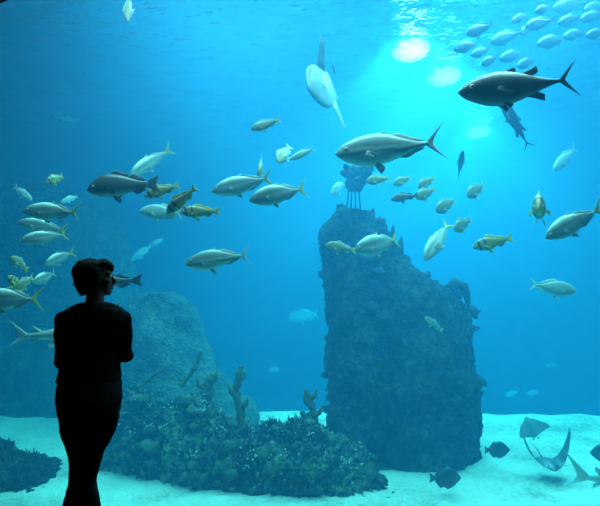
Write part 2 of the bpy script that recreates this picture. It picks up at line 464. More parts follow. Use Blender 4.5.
# upright sponges
def sponge(path, d, rad, label, seed, side=True):
    """path: pixel points bottom to top"""
    root = empty('branching_sponge', at(*path[0], d)); O = root.location
    rnd = random.Random(seed)
    P = [at(px, py, d) - O for px, py in path]
    bm = bmesh.new(); n = len(P); pts = []
    for k in range(4 * (n - 1) + 1):
        i = min(n - 2, k // 4); t_ = k / 4 - i; p = P[i].lerp(P[i + 1], t_)
        f = k / (4 * (n - 1)); pts.append((*p, rad * (.75 + .5 * rnd.random()) * (1 - .45 * f)))
    tube(bm, pts, 10); bmesh.ops.subdivide_edges(bm, edges=bm.edges[:], cuts=1, use_grid_fill=True); displace(bm, rad * .45, 9, seed, .5)
    obj('stem', bm, M_sponge, root)
    if side:
        for k in range(3):
            q = Vector(pts[int(len(pts) * (.25 + .22 * k))][:3]); s = (-1) ** k
            bm = bmesh.new()
            tube(bm, [(*q, rad * .6), (*(q + Vector((s * rad * 1.3, -rad * .4, rad * 1.0))), rad * .55), (*(q + Vector((s * rad * 1.7, -rad * .5, rad * 2.6))), rad * .18)], 8)
            displace(bm, rad * .25, 9, seed + k); obj('branch', bm, M_sponge, root)
    tag(root, label, 'sponge', 'brown sponges on the reef'); return root
sponge([(240, 432), (240, 408), (236, 392), (238, 378), (241, 366)], 9.6, .085, 'tall dark brown sponge upright behind the dip in the reef top', 3)
sponge([(315, 430), (314, 412), (309, 400), (306, 389)], 9.55, .08, 'lone brown upright sponge on the reef end beside the pillar', 4)
sponge([(205, 412), (205, 396), (208, 384), (213, 374)], 10.3, .11, 'thick brown sponge on the reef hump left of the tallest one', 5)
sponge([(181, 386), (190, 376), (196, 366), (201, 350)], 10.9, .06, 'slim brown sponge leaning right in front of the rounded mound', 6, False)
sponge([(138, 390), (147, 381), (157, 373), (168, 366)], 10.4, .05, 'thin olive sponge slanting up just right of the person\'s hip', 7, False)

# stalked sea fan on the pillar top
c0 = at(356, 214, 10.7)
root = empty('sea_fan', c0)
tag(root, 'dark bushy sea fan on thin stalks on top of the pillar', 'sea fan')
for (a, b) in (((345, 214), (349, 186)), ((350, 214), (352, 186)), ((355, 214), (355, 186)), ((361, 215), (358, 186))):
    p, q = at(*a, 10.7) - c0, at(*b, 10.7) - c0; p.z -= .1
    bm = bmesh.new(); tube(bm, [(*p, .022), (*(p.lerp(q, .5) + Vector((.01, .02, 0))), .016), (*q, .014)], 8); obj('stalk', bm, M_fan, root)
bm = bmesh.new(); rnd = random.Random(3)
for k in range(60):
    t_ = rnd.random(); py = lerp(190, 166, t_); w_ = lerp(4, 13, min(1, t_ * 1.4))
    p = at(356 + rnd.uniform(-w_, w_), py, 10.7) - c0; p.y += rnd.uniform(-.22, .22) * (t_ + .2)
    ell(bm, p, [rnd.uniform(.05, .1) for _ in range(3)], seg=8)
me = remeshed(bm, .022, 0, 'crown'); bm = bmesh.new(); bm.from_mesh(me); displace(bm, .04, 6, 2, .6); obj('crown', bm, M_fan, root)
c1 = at(341, 216, 10.5)
root = empty('sea_fan', c1); tag(root, 'small dark cup-shaped sea fan at the left edge of the pillar top', 'sea fan')
bm = bmesh.new(); tube(bm, [(0, 0, -.12, .03), (0, 0, .06, .025), (0, 0, .1, .03)], 8); obj('stalk', bm, M_fan, root)
bm = bmesh.new(); tube(bm, [(0, 0, .08, .03), (-.01, 0, .16, .09), (0, 0, .22, .11), (0, 0, .23, .06)], 12); displace(bm, .03, 7, 1); obj('crown', bm, M_fan, root)
# ------------------------------------------------------------------ fish
def zmat(name, stops, bars=None, rough=.38, var=.12, spec=.5):
    """body colour by height (object z), optional dark bars by length (x)"""
    t = NT(name); c = t.coord(); s = t.n('ShaderNodeSeparateXYZ'); t.put(s.inputs[0], c)
    nz = t.noise(9, 3, c)
    z = t.math('MULTIPLY_ADD', nz, .05, s.outputs[2])
    b = t.ramp(t.math('MULTIPLY_ADD', z, 2.0, .45), stops)
    if bars:
        for (x0, wd, colr) in bars:
            f = t.ramp(t.math('DIVIDE', t.math('ABSOLUTE', t.math('SUBTRACT', t.math('MULTIPLY_ADD', s.outputs[2], -.15, s.outputs[0]), x0)), wd), [(.55, (1, 1, 1)), (1, (0, 0, 0))])
            b = t.mix(f, b, colr)
    sc_ = t.n('ShaderNodeTexVoronoi', i_Scale=60.0); t.put(sc_.inputs['Vector'], c)
    return t.bsdf(b, rough, t.bump(sc_.outputs[0], .15, .004), spec)
BK = (.02, .02, .02)
M_jack = zmat('jack_skin', [(.15, (0.585, 0.731, 0.672)), (.36, (0.427, 0.554, 0.504)), (.50, (0.331, 0.437, 0.403)), (.59, (0.138, 0.202, 0.193)), (.66, (0.234, 0.319, 0.294)), (.80, (0.551, 0.722, 0.655))])
M_silver = zmat('silver_skin', [(.2, (0.454, 0.571, 0.521)), (.55, (0.379, 0.487, 0.462)), (.8, (0.248, 0.353, 0.336))])
M_amber = zmat('amberjack_skin', [(.2, (0.633, 0.79, 0.722)), (.40, (0.538, 0.672, 0.588)), (.45, (0.234, 0.286, 0.218)), (.50, (0.51, 0.638, 0.554)), (.56, (0.165, 0.218, 0.202)), (.70, (0.207, 0.286, 0.26)), (.85, (0.379, 0.504, 0.437))])
M_pork = zmat('grunt_skin', [(.2, (.48, .42, .15)), (.45, (.42, .34, .09)), (.6, (.26, .22, .07)), (.85, (.30, .25, .09))], [(.34, .035, BK), (.18, .03, BK)])
M_olive = zmat('olive_skin', [(.2, (.36, .33, .15)), (.5, (.24, .22, .09)), (.85, (.20, .18, .08))])
M_dusk = zmat('dusky_skin', [(.2, (.6, .58, .46)), (.32, (.36, .34, .27)), (.42, (.09, .085, .07)), (.85, (.06, .055, .045))])
M_tuna = zmat('tuna_skin', [(.2, (.14, .15, .15)), (.42, (.08, .09, .09)), (.52, (.025, .03, .035)), (.85, (.022, .026, .03))])
M_trig = zmat('triggerfish_skin', [(.1, (.04, .04, .045)), (.8, (.025, .025, .03))])
M_shark = zmat('shark_skin', [(.3, (.78, .78, .72)), (.44, (.7, .7, .66)), (.5, (.42, .42, .38)), (.8, (.36, .36, .33))])
M_mola = zmat('sunfish_skin', [(.1, (.36, .45, .44)), (.45, (.25, .33, .34)), (.9, (.16, .22, .23))])
M_ray = zmat('ray_skin', [(.38, (.7, .7, .65)), (.43, (.65, .65, .6)), (.46, (.10, .10, .10)), (.8, (.08, .08, .08))])
M_pale_ray = zmat('pale_ray_skin', [(.3, (.5, .5, .46)), (.43, (.4, .4, .37)), (.46, (.24, .26, .25)), (.8, (.2, .22, .21))])
M_finY = plain('yellow_fin', (.62, .52, .06), .5, .2, 20)
M_finG = plain('grey_fin', (.42, .45, .40), .5, .2, 20)
M_finD = plain('dark_fin', (.05, .055, .06), .5, .2, 20)
M_finS = plain('pale_fin', (0.508, 0.64, 0.56), .5, .2, 20)
M_shoal = zmat('shoal_skin', [(.2, (.10, .17, .18)), (.45, (.07, .12, .14)), (.6, (.05, .09, .10)), (.85, (.20, .28, .28))])
M_eye = NT('fish_eye').bsdf((.6, .58, .45), .2, spec=.6); M_pup = NT('fish_pupil').bsdf((.01, .01, .01), .1, spec=.7)

PROF = {  # t, top, bottom, half width
 'jack': [(0, .004, .004, .004), (.03, .035, .028, .018), (.10, .083, .068, .038), (.22, .128, .110, .058), (.38, .158, .140, .070), (.52, .155, .140, .068), (.68, .115, .108, .050), (.82, .062, .060, .030), (.93, .026, .026, .015), (1, .018, .018, .010)],
 'amber': [(0, .004, .004, .004), (.03, .034, .034, .022), (.10, .075, .075, .045), (.24, .118, .120, .068), (.40, .142, .138, .076), (.56, .132, .118, .068), (.72, .086, .080, .046), (.86, .042, .040, .026), (.95, .022, .022, .016), (1, .018, .018, .012)],
 'pork': [(0, .006, .006, .006), (.03, .045, .030, .022), (.10, .108, .068, .045), (.22, .160, .112, .066), (.36, .178, .140, .074), (.52, .160, .138, .068), (.68, .115, .105, .050), (.82, .070, .068, .032), (.93, .044, .044, .018), (1, .042, .042, .012)],
 'tuna': [(0, .004, .004, .004), (.04, .045, .04, .035), (.12, .088, .082, .068), (.26, .128, .125, .098), (.42, .145, .142, .108), (.58, .125, .120, .09), (.74, .078, .075, .056), (.88, .034, .034, .026), (.96, .017, .017, .018), (1, .015, .015, .010)],
 'dusk': [(0, .006, .006, .006), (.03, .045, .035, .025), (.10, .100, .070, .05), (.24, .155, .110, .075), (.40, .165, .125, .082), (.58, .138, .112, .068), (.74, .090, .080, .044), (.88, .05, .048, .024), (1, .04, .04, .012)],
 'trig': [(0, .008, .008, .008), (.04, .06, .05, .03), (.14, .15, .13, .055), (.30, .255, .235, .08), (.46, .31, .29, .088), (.62, .275, .26, .075), (.78, .16, .155, .046), (.90, .075, .075, .024), (1, .06, .06, .012)],
 'shark': [(0, .005, .005, .01), (.05, .03, .028, .045), (.14, .052, .046, .066), (.28, .074, .066, .076), (.42, .078, .068, .072), (.58, .060, .056, .055), (.74, .038, .036, .035), (.9, .022, .02, .02), (1, .016, .014, .012)],
 'mola': [(0, .02, .02, .015), (.04, .09, .085, .045), (.14, .19, .18, .085), (.32, .285, .275, .115), (.52, .325, .315, .11), (.72, .31, .30, .075), (.88, .27, .26, .04), (1, .21, .2, .02)],
}
# tail: (len, up, down, fork, sharpness) ; fins: (x0, x1, height, rake) ; pectoral: (x, z, len, width)
SPEC = {
 'jack': dict(body=M_jack, fin=M_finG, tail=(.16, .17, .17, .72, 1.0, M_finY), dorsal=[(.12, -.02, .035, .05), (-.03, -.30, .026, .06)], anal=[(-.05, -.30, .026, .06)], pect=(.20, -.02, .15, .05), pelv=(.12, .07)),
 'amber': dict(body=M_amber, fin=M_finG, tail=(.15, .16, .16, .75, 1.0, M_finG), dorsal=[(.14, .02, .03, .04), (0, -.30, .024, .06)], anal=[(-.08, -.30, .024, .06)], pect=(.22, -.03, .12, .05), pelv=(.14, .08)),
 'pork': dict(body=M_pork, fin=M_finY, tail=(.15, .13, .13, .45, 1.0, M_finY), dorsal=[(.20, -.08, .075, .06), (-.08, -.30, .06, .05)], anal=[(-.10, -.28, .07, .06)], pect=(.20, -.03, .13, .06), pelv=(.14, .11)),
 'olive': dict(prof='pork', body=M_olive, fin=M_finG, tail=(.15, .13, .13, .45, 1.0, M_finY), dorsal=[(.20, -.08, .07, .06), (-.08, -.30, .06, .05)], anal=[(-.10, -.28, .07, .06)], pect=(.20, -.03, .13, .06), pelv=(.14, .11)),
 'silver': dict(prof='jack', body=M_silver, fin=M_finS, tail=(.16, .16, .16, .72, 1.0, M_finS), dorsal=[(.10, -.30, .05, .08)], anal=[(-.05, -.30, .05, .1)], pect=(.20, -.02, .14, .05), pelv=(.12, .08)),
 'shoal': dict(prof='amber', body=M_shoal, fin=M_shoal, tail=(.15, .15, .15, .7, 1.0, M_shoal), dorsal=[(.1, -.30, .04, .08)], anal=[(-.05, -.30, .04, .08)], pect=(.22, -.03, .12, .05), pelv=(.14, .06)),
 'tuna': dict(body=M_tuna, fin=M_finD, tail=(.12, .16, .16, .85, .8, M_finD), dorsal=[(.14, .0, .05, .05), (-.03, -.14, .07, .08)], anal=[(-.07, -.17, .07, .08)], pect=(.20, -.02, .2, .045), pelv=(.14, .06)),
 'dusk': dict(body=M_dusk, fin=M_finD, tail=(.15, .12, .12, .3, 1.0, M_finD), dorsal=[(.18, -.08, .06, .05), (-.08, -.30, .06, .06)], anal=[(-.12, -.30, .06, .06)], pect=(.18, -.04, .16, .06), pelv=(.14, .1)),
 'trig': dict(body=M_trig, fin=M_finD, tail=(.15, .14, .14, .15, 1.0, M_finD), dorsal=[(.18, .08, .06, .04), (-.02, -.30, .075, .08)], anal=[(-.04, -.30, .075, .08)], pect=(.16, 0, .1, .05), pelv=(.1, .04)),
 'shark': dict(body=M_shark, fin=M_shark, tail=(.16, .13, .07, .6, 1.0, M_shark), dorsal=[(.10, -.02, .09, .07), (-.20, -.27, .05, .05)], anal=[(-.22, -.28, .035, .05)], pect=(.22, -.03, .17, .08), pelv=(-.08, .06)),
 'mola': dict(body=M_mola, fin=M_mola, tail=(.08, .24, .23, .0, 1.0, M_mola), dorsal=[(-.18, -.40, .42, .06)], anal=[(-.18, -.40, .42, .06)], pect=(.12, 0, .1, .07), pelv=None),
}
XN, XP = .5, -.37
def bent(p, b):
    x = p[0]; k = max(0, .12 - x)
    return Vector((x, p[1] + b * k * k * 1.0, p[2]))

def fin_grid(bm, base, tip, th0, th1, b, nv=4):
    """solid fin between two point rows, thickness along y (th vectors)"""
    n = len(base)
    sides = []
    for s in (1, -1):
        g = []
        for j in range(nv + 1):
            v = j / nv
            row = []
            for i in range(n):
                p = base[i].lerp(tip[i], v)
                e = min(i, n - 1 - i) / (n / 2); tt = lerp(th0, th1, v) * (.35 + .65 * min(1, e * 2))
                row.append(bm.verts.new(bent((p.x, p.y + s * tt, p.z), b)))
            g.append(row)
        for j in range(nv):
            for i in range(n - 1):
                q = (g[j][i], g[j][i + 1], g[j + 1][i + 1], g[j + 1][i])
                bm.faces.new(q if s > 0 else q[::-1])
        sides.append(g)
    a, c = sides
    edge = [(0, i) for i in range(n)] + [(j, n - 1) for j in range(1, nv + 1)] + [(nv, i) for i in range(n - 2, -1, -1)] + [(j, 0) for j in range(nv - 1, 0, -1)]
    for k in range(len(edge)):
        (j0, i0), (j1, i1) = edge[k], edge[(k + 1) % len(edge)]
        bm.faces.new((a[j0][i0], a[j1][i1], c[j1][i1], c[j0][i0]))

MESH = {}
def fish_meshes(kind, b):
    if (kind, b) in MESH: return MESH[kind, b]
    S = SPEC[kind]; prof = PROF[S.get('prof', kind)]; out = []
    xp = XP if kind not in ('mola',) else -.44
    L = XN - xp
    def hw(x): return interp(prof, (XN - x) / L)
    bm = bmesh.new(); N, M = 30, 18; rs = []
    for k in range(N + 1):
        t_ = (k / N) ** 1.15; x = XN - L * t_; tp, bt, w_ = interp(prof, t_)
        row = []
        for i in range(M):
            a = 2 * PI * i / M; c_, s_ = math.cos(a), math.sin(a)
            row.append(bent((x, w_ * math.copysign(abs(c_) ** .9, c_), (tp if s_ > 0 else bt) * s_), b))
        rs.append(row)
    rings(bm, rs)
    def fin(name, bm, mat):
        me = bpy.data.meshes.new(name); bmesh.ops.recalc_face_normals(bm, faces=bm.faces); bm.to_mesh(me); bm.free()
        for p in me.polygons: p.use_smooth = True
        me.materials.append(mat); out.append((name, me)); return me
    fin('body', bm, S['body'])
    ln, up, dn, fk, sh, mt = S['tail']
    tp, bt, w_ = hw(xp)
    bm = bmesh.new(); n = 15; base, tip = [], []
    for i in range(n):
        u = i / (n - 1) * 2 - 1
        base.append(Vector((xp + .02, 0, (tp if u > 0 else bt) * u)))
        a = abs(u) ** (1.3 * sh)
        tip.append(Vector((xp - ln * (1 - fk + fk * a) + (0 if fk > .1 else -ln * .4 * (1 - u * u)), 0, (up if u > 0 else dn) * u)))
    fin_grid(bm, base, tip, w_ * .8, .003, b); fin('tail_fin', bm, mt)
    def median(x0, x1, h, rake, s, name):
        bm = bmesh.new(); base, tip = [], []; n = 10
        for i in range(n):
            u = i / (n - 1); x = lerp(x0, x1, u); tp, bt, w_ = hw(x); z = (tp if s > 0 else -bt) * .93
            hh = h * (1.0 - .55 * u) * (sstep(0, .18, u) * .75 + .25) if kind != 'mola' else h * (1 - .15 * abs(u - .5))
            xx = x - rake * (1 - .3 * u)
            if abs(x0 - x1) < .15 and kind != 'mola': xx = lerp(x, lerp(x0, x1, .75), .88) - rake
            if kind == 'mola': xx = lerp(lerp(x0, x1, .5), x, .45) - rake
            base.append(Vector((x, 0, z))); tip.append(Vector((xx, .26 if kind == 'mola' and s > 0 else 0, z + s * hh)))
        fin_grid(bm, base, tip, .010 if kind != 'mola' else .03, .003, b); fin(name, bm, S['fin'])
    for d_ in S['dorsal']: median(*d_, 1, 'dorsal_fin')
    for d_ in S['anal']: median(*d_, -1, 'anal_fin')
    px_, pz, pl, pw = S['pect']
    for s in (1, -1):
        tp, bt, w_ = hw(px_); bm = bmesh.new(); n = 7; base, tip = [], []
        y0 = s * w_ * .93
        for i in range(n):
            u = i / (n - 1) - .5
            base.append(Vector((px_ + u * .02, y0, pz - u * pw * .7)))
            tip.append(Vector((px_ - pl * (.85 - .5 * abs(u)), y0 + s * pl * (.75 if kind == 'shark' else .34), pz - pl * (.34 if kind != 'shark' else .5) - u * pw * 1.1)))
        fin_grid(bm, base, tip, .006, .002, b); fin('pectoral_fin', bm, S['fin'])
        if S['pelv']:
            vx, vl = S['pelv']; tp, bt, w_ = hw(vx); bm = bmesh.new(); base, tip = [], []
            for i in range(6):
                u = i / 5; x = vx - .05 * u
                base.append(Vector((x, s * w_ * .3, -bt * .9))); tip.append(Vector((x - vl * .6 - .02 * (1 - u), s * (w_ * .3 + vl * .3), -bt * .9 - vl * (1 - .5 * u))))
            fin_grid(bm, base, tip, .006, .002, b); fin('pelvic_fin', bm, S['fin'])
        ex = {'mola': .36, 'shark': .40, 'trig': .33}.get(kind, .395); tp, bt, w_ = hw(ex); r = {'shark': .012, 'mola': .02}.get(kind, .021)
        ez = tp * (.25 if kind != 'trig' else .3)
        bm = bmesh.new(); bmesh.ops.create_uvsphere(bm, u_segments=14, v_segments=10, radius=r, matrix=Matrix.Translation((ex, s * (w_ * .93 - r * .35), ez)) @ Matrix.Rotation(PI / 2, 4, 'X'))
        me = fin('eye', bm, M_eye); me.materials.append(M_pup)
        for p in me.polygons:
            if abs(p.center.y) > w_ * .93 + r * .4: p.material_index = 1
    MESH[kind, b] = out
    return out

FIRST = {}
NAME = {'jack': 'trevally', 'amber': 'amberjack', 'pork': 'grunt', 'olive': 'seabream', 'silver': 'silver_fish', 'shoal': 'mackerel', 'tuna': 'tuna', 'dusk': 'grouper', 'trig': 'triggerfish', 'shark': 'shark', 'mola': 'sunfish'}
def fish(kind, snout, tail, d, label, dd=0.0, hs=1.0, ws=1.0, b=0.0, roll=0.0, side=False, group=None):
    A, B = at(*snout, d), at(*tail, d + dd)
    X = (A - B); L = X.length; X.normalize()
    mid = (A + B) / 2
    if side:
        Y = (CAM - mid).normalized(); Y = (Y - X * Y.dot(X)).normalized(); Z = X.cross(Y)
        if Z.z < 0: Y, Z = -Y, -Z
    else:
        Z = Vector((0, 0, 1)); Z = (Z - X * Z.dot(X)).normalized(); Y = Z.cross(X)
    m = Matrix((X, Y, Z)).transposed() @ Matrix.Rotation(math.radians(roll), 3, 'X')
    key = (kind, b)
    root = empty(NAME[kind], mid); root.rotation_euler = m.to_euler(); root.scale = (L, L * ws * (.5 + .5 * hs), L * hs)
    if key not in FIRST:
        FIRST[key] = [obj(nm, me, None, root) for nm, me in fish_meshes(kind, b)]
    else:
        for src in FIRST[key]:
            c = src.copy(); col.objects.link(c); c.parent = root
    tag(root, label, 'shark' if kind == 'shark' else 'fish', group)
    return root

GL, GG, GP, GS = 'jacks in the left shoal', 'striped yellow grunts', 'yellow seabreams behind the pillar top', 'pale school under the surface'
GJ, GF = 'large silver jacks in mid water', 'faint distant fish'
# --- left shoal
fish('jack', (22, 211), (82, 213), 5.6, 'uppermost large yellow-tailed jack in the shoal left of the head', b=.3, hs=.98, group=GL)
fish('jack', (17, 222), (69, 231), 6.0, 'yellow-tailed jack directly under the uppermost one of the left shoal', b=.3, hs=.85, group=GL)
fish('jack', (19, 241), (68, 234), 5.7, 'third jack down in the left shoal, pale and tailing away', dd=.2, hs=.98, group=GL)
fish('pork', (46, 183), (63, 176), 6.4, 'small greenish grunt alone above the left shoal', dd=.25, hs=1.15, group=GG)
fish('silver', (32, 201), (14, 186), 7.2, 'small pale blue fish nose down at left edge above the shoal', hs=1.05)
fish('silver', (60, 203), (78, 196), 8.2, 'faint green-blue fish half hidden behind the uppermost jack\'s back', dd=.2, group=GF)
fish('olive', (10, 257), (28, 270), 6.1, 'rounded olive fish nearest the left edge below the three large jacks', hs=1.25, dd=.2)
fish('jack', (45, 265), (72, 252), 5.5, 'small bright-backed jack just left of the person\'s head', dd=.35, hs=1.05, b=.3, group=GL)
fish('jack', (32, 283), (58, 272), 5.4, 'small jack with green tail below the bright-backed one', dd=.3, hs=1.1, b=-.3, group=GL)
fish('pork', (8, 276), (22, 292), 5.9, 'dark-barred yellow grunt squeezed between the olive fish and the pale fish', dd=.2, hs=1.2, group=GG)
fish('olive', (16, 289), (33, 277), 5.7, 'small green fish in the thick of the left shoal', dd=.3, hs=1.1)
fish('jack', (-22, 300), (38, 299), 5.2, 'big pale jack cut by the left edge with spread green tail', hs=1.2, b=-.3, group=GL)
fish('shark', (122, 331), (11, 337), 6.3, 'pale slender shark passing behind the person, only its tail showing at left', hs=1.25)
# --- around the head and centre left
fish('dusk', (87, 190), (156, 182), 5.6, 'big dark-backed grouper-like fish above the person\'s head', hs=1.15, b=-.3)
fish('jack', (129, 178), (169, 149), 6.6, 'white-backed jack climbing away behind the big dark fish', dd=.45, hs=.8, b=.3, group=GJ)
fish('pork', (144, 197), (179, 185), 5.9, 'yellow-tailed grunt just right of the big dark fish', hs=.95, group=GG)
fish('silver', (139, 211), (184, 214), 6.5, 'pale silver fish behind the two barred grunts', hs=1.1, b=.3)
fish('pork', (167, 214), (196, 187), 5.4, 'black-barred grunt tilted steeply, tail up, in front of the silver fish', hs=.95, side=True, group=GG)
fish('pork', (180, 213), (220, 211), 5.8, 'yellow grunt swimming level at the right end of the barred trio', hs=.95, group=GG)
fish('olive', (251, 130), (280, 120), 6.8, 'grey-brown fish alone high above the centre left jacks', hs=1.0, b=.3)
fish('olive', (278, 163), (290, 146), 7.6, 'small grey fish beside the bright white one', dd=.4, hs=1.0, side=True)
fish('silver', (289, 160), (315, 148), 6.6, 'small bright white fish right of the small grey one', dd=.1, hs=.75, side=True)
fish('olive', (259, 178), (262, 157), 7.0, 'small dark fish pointing nose down above the two large jacks', dd=.4, hs=.9)
fish('jack', (211, 192), (273, 178), 6.0, 'left one of two large silver jacks in the centre left', b=.3, hs=1.0, group=GJ)
fish('jack', (249, 201), (307, 187), 5.7, 'right one of two large silver jacks in the centre left', b=-.3, hs=1.12, group=GJ)
fish('amber', (185, 264), (250, 254), 5.8, 'lone grey jack with raised dark tail below the mid-water shoal', hs=1.12, b=-.3, group=GJ)
fish('silver', (130, 262), (152, 245), 15, 'faint pale blue fish in the haze right of the head, the lower', hs=.9, group=GF)
fish('silver', (149, 247), (164, 238), 15.5, 'faint pale blue fish in the haze right of the head, the upper', hs=.9, group=GF)
fish('dusk', (72, 285), (142, 280), 5.9, 'fish passing behind the person\'s face, tail showing at right', hs=.8)
# --- centre and right
fish('amber', (335, 154), (440, 144), 5.6, 'very large striped amberjack in front of the sea fan', hs=1.1, b=.3)
fish('silver', (331, 195), (344, 182), 9.6, 'hazy small fish at the left of the sea fan stalks', dd=.4, hs=1.1, group=GF)
fish('olive', (366, 182), (390, 178), 8.2, 'yellow seabream just right of the sea fan crown', hs=1.22, group=GP)
fish('olive', (393, 185), (411, 177), 8.6, 'yellow seabream above the darkest one, right of the sea fan', dd=.2, group=GP)
fish('dusk', (391, 200), (418, 195), 7.8, 'dark grey fish beneath the yellow seabreams right of the sea fan', hs=1.1, group=GP)
fish('olive', (416, 199), (435, 189), 8.0, 'lower of two overlapping yellow seabreams', dd=.2, hs=1.22, group=GP)
fish('olive', (418, 188), (434, 178), 8.4, 'upper of two overlapping yellow seabreams', dd=.2, hs=1.22, group=GP)
fish('olive', (436, 212), (455, 200), 8.3, 'yellow seabream right of the overlapping pair and lower', dd=.3, hs=1.22, group=GP)
fish('olive', (467, 197), (484, 185), 8.6, 'yellow seabream highest at the right end of its group', dd=.3, hs=1.22, group=GP)
fish('olive', (454, 231), (471, 219), 8.5, 'small yellow seabream lowest of its group, above the pillar shoulder', dd=.3, hs=1.22, group=GP)
fish('pork', (473, 248), (511, 238), 6.9, 'yellow grunt level in open water right of the pillar', hs=1.05, b=.3, group=GG)
fish('pork', (538.5, 209), (540, 207), 5.9, 'orange-yellow fish seen head-on at right', dd=.75, hs=1.1, ws=1.15)
fish('jack', (545, 239), (600, 208), 5.7, 'large silver jack near the right edge, tail raised', hs=1.08, b=.3, group=GJ)
fish('silver', (577, 292), (532, 284), 6.9, 'silver fish heading right, low at the right side', hs=1.1, b=.3)
fish('silver', (553, 171), (576, 147), 9.5, 'faint slim fish slanting up near the right edge', dd=.3, hs=.8, group=GF)
fish('tuna', (463, 150), (458, 179), 8.6, 'thin dark fish standing nearly upright under the bright patch', dd=.5, hs=.5, group=GF)
fish('jack', (425, 261), (449, 222), 6.6, 'pale jack diving steeply above the pillar shoulder', hs=.9, dd=.25, side=True, group=GJ)
fish('jack', (354, 251), (402, 238), 6.6, 'silver jack with dark back patch in front of the pillar top', hs=1.22, b=-.3, dd=.25, group=GJ)
fish('olive', (325, 245), (356, 251), 7.3, 'olive fish just left of the jack at the pillar top', hs=1.0, b=.3)
fish('olive', (424, 317), (443, 331), 9.2, 'faint greenish fish close to the pillar face', hs=.9)
# --- top
fish('tuna', (458, 93), (573, 82), 4.8, 'big dark tuna at upper right, blotting out the light', hs=1.02, b=.3)
fish('tuna', (499, 96), (531, 150), 8.2, 'hazy blue-grey fish hanging below the big tuna', hs=.6, side=True)
fish('shoal', (333, 62), (336, 80), 10.8, 'tiny blue-grey fish right of the sunfish', dd=.2, hs=.9)
fish('mola', (308, 88), (332, 86), 8.0, 'pale ocean sunfish with tall fins high in mid water', dd=.8, hs=1.2, ws=.7, roll=14)
fish('olive', (128, 22), (129, -4), 7.4, 'green fish nose down at the top edge, upper left', dd=.3, hs=.6, side=True)
fish('silver', (54, 116), (77, 121), 15, 'faint pale fish alone in the upper left blue', hs=.8, group=GF)
# --- pale school
SCH = [((466, 35, 492, 24), 'fish at the upper left end of the pale school'), ((454, 51, 480, 41), 'lowest left fish of the pale school, nearest the bright patch'), ((471, 56, 491, 48), 'small fish just right of the school\'s lowest left one'),
       ((490, 43, 522, 32), 'broad fish in the left middle of the pale school'), ((499, 60, 526, 51), 'fish low in the school right above the tuna\'s back'), ((481, 65, 498, 56), 'small fish of the school right above the tuna\'s head'),
       ((525, 27, 554, 20), 'fish with arched back in the middle of the pale school'), ((537, 45, 568, 37), 'fish at the lower right middle of the pale school'), ((563, 37, 588, 32), 'low fish toward the right end of the pale school'),
       ((552, 9, 588, 3), 'topmost fish of the pale school at the frame edge'), ((535, 12, 553, 6), 'small fish at the top left of the school\'s upper row'), ((558, 24, 582, 16), 'fish under the topmost one in the pale school'),
       ((580, 20, 605, 13), 'fish of the pale school cut by the right edge'), ((584, 10, 606, 3), 'fish in the top right corner of the picture'), ((519, 34, 536, 26), 'small fish between the broad one and the arched one'),
       ((586, 36, 606, 31), 'lowest fish of the school at the right edge'), ((517, 67, 537, 58), 'fish of the school right above the tuna\'s tail root'), ((512, 22, 528, 14), 'small fish at the top of the school\'s left half')]
rnd = random.Random(12)
for k, ((x0, y0, x1, y1), lab) in enumerate(SCH):
    fish('shoal', (x0, y0), (x1, y1), 9.3 + .4 * (k % 5), lab, dd=.15, hs=1.25, b=(.3, -.3, 0)[k % 3], group=GS)
# --- far and low
for (x0, y0, x1, y1, d, lab) in ((288, 318, 319, 314, 24, 'faint large pale fish in the blue left of the pillar'), (268, 371, 280, 368, 23, 'tiny faint fish low over the far sand between rocks and pillar'),
                                 (505, 396, 519, 391, 22, 'faint pale fish low over the sand right of the pillar foot'), (526, 394, 540, 392, 23, 'second faint pale fish low at right, nearer the right edge'),
                                 (545, 367, 558, 364, 25, 'tiny faint fish in the blue above the far sand at right')):
    fish('silver', (x0, y0), (x1, y1), d, lab, hs=1.3, group=GF)
GT = 'dark triggerfish over the sand'
fish('trig', (461, 478), (430, 478), 8.5, 'round black triggerfish on the sand at the pillar foot', hs=1.15, ws=1.2, group=GT)
fish('trig', (510, 450), (485, 450), 9.4, 'black triggerfish just right of the pillar base', hs=1.1, ws=1.2, group=GT)
fish('trig', (590, 453), (616, 453), 9.3, 'black triggerfish cut by the right edge', hs=1.1, ws=1.2, group=GT)
fish('shark', (690, 480), (577, 484), 7.9, 'grey shark leaving at the right edge, tail fin over the sand', hs=1.7, b=.3, roll=12)

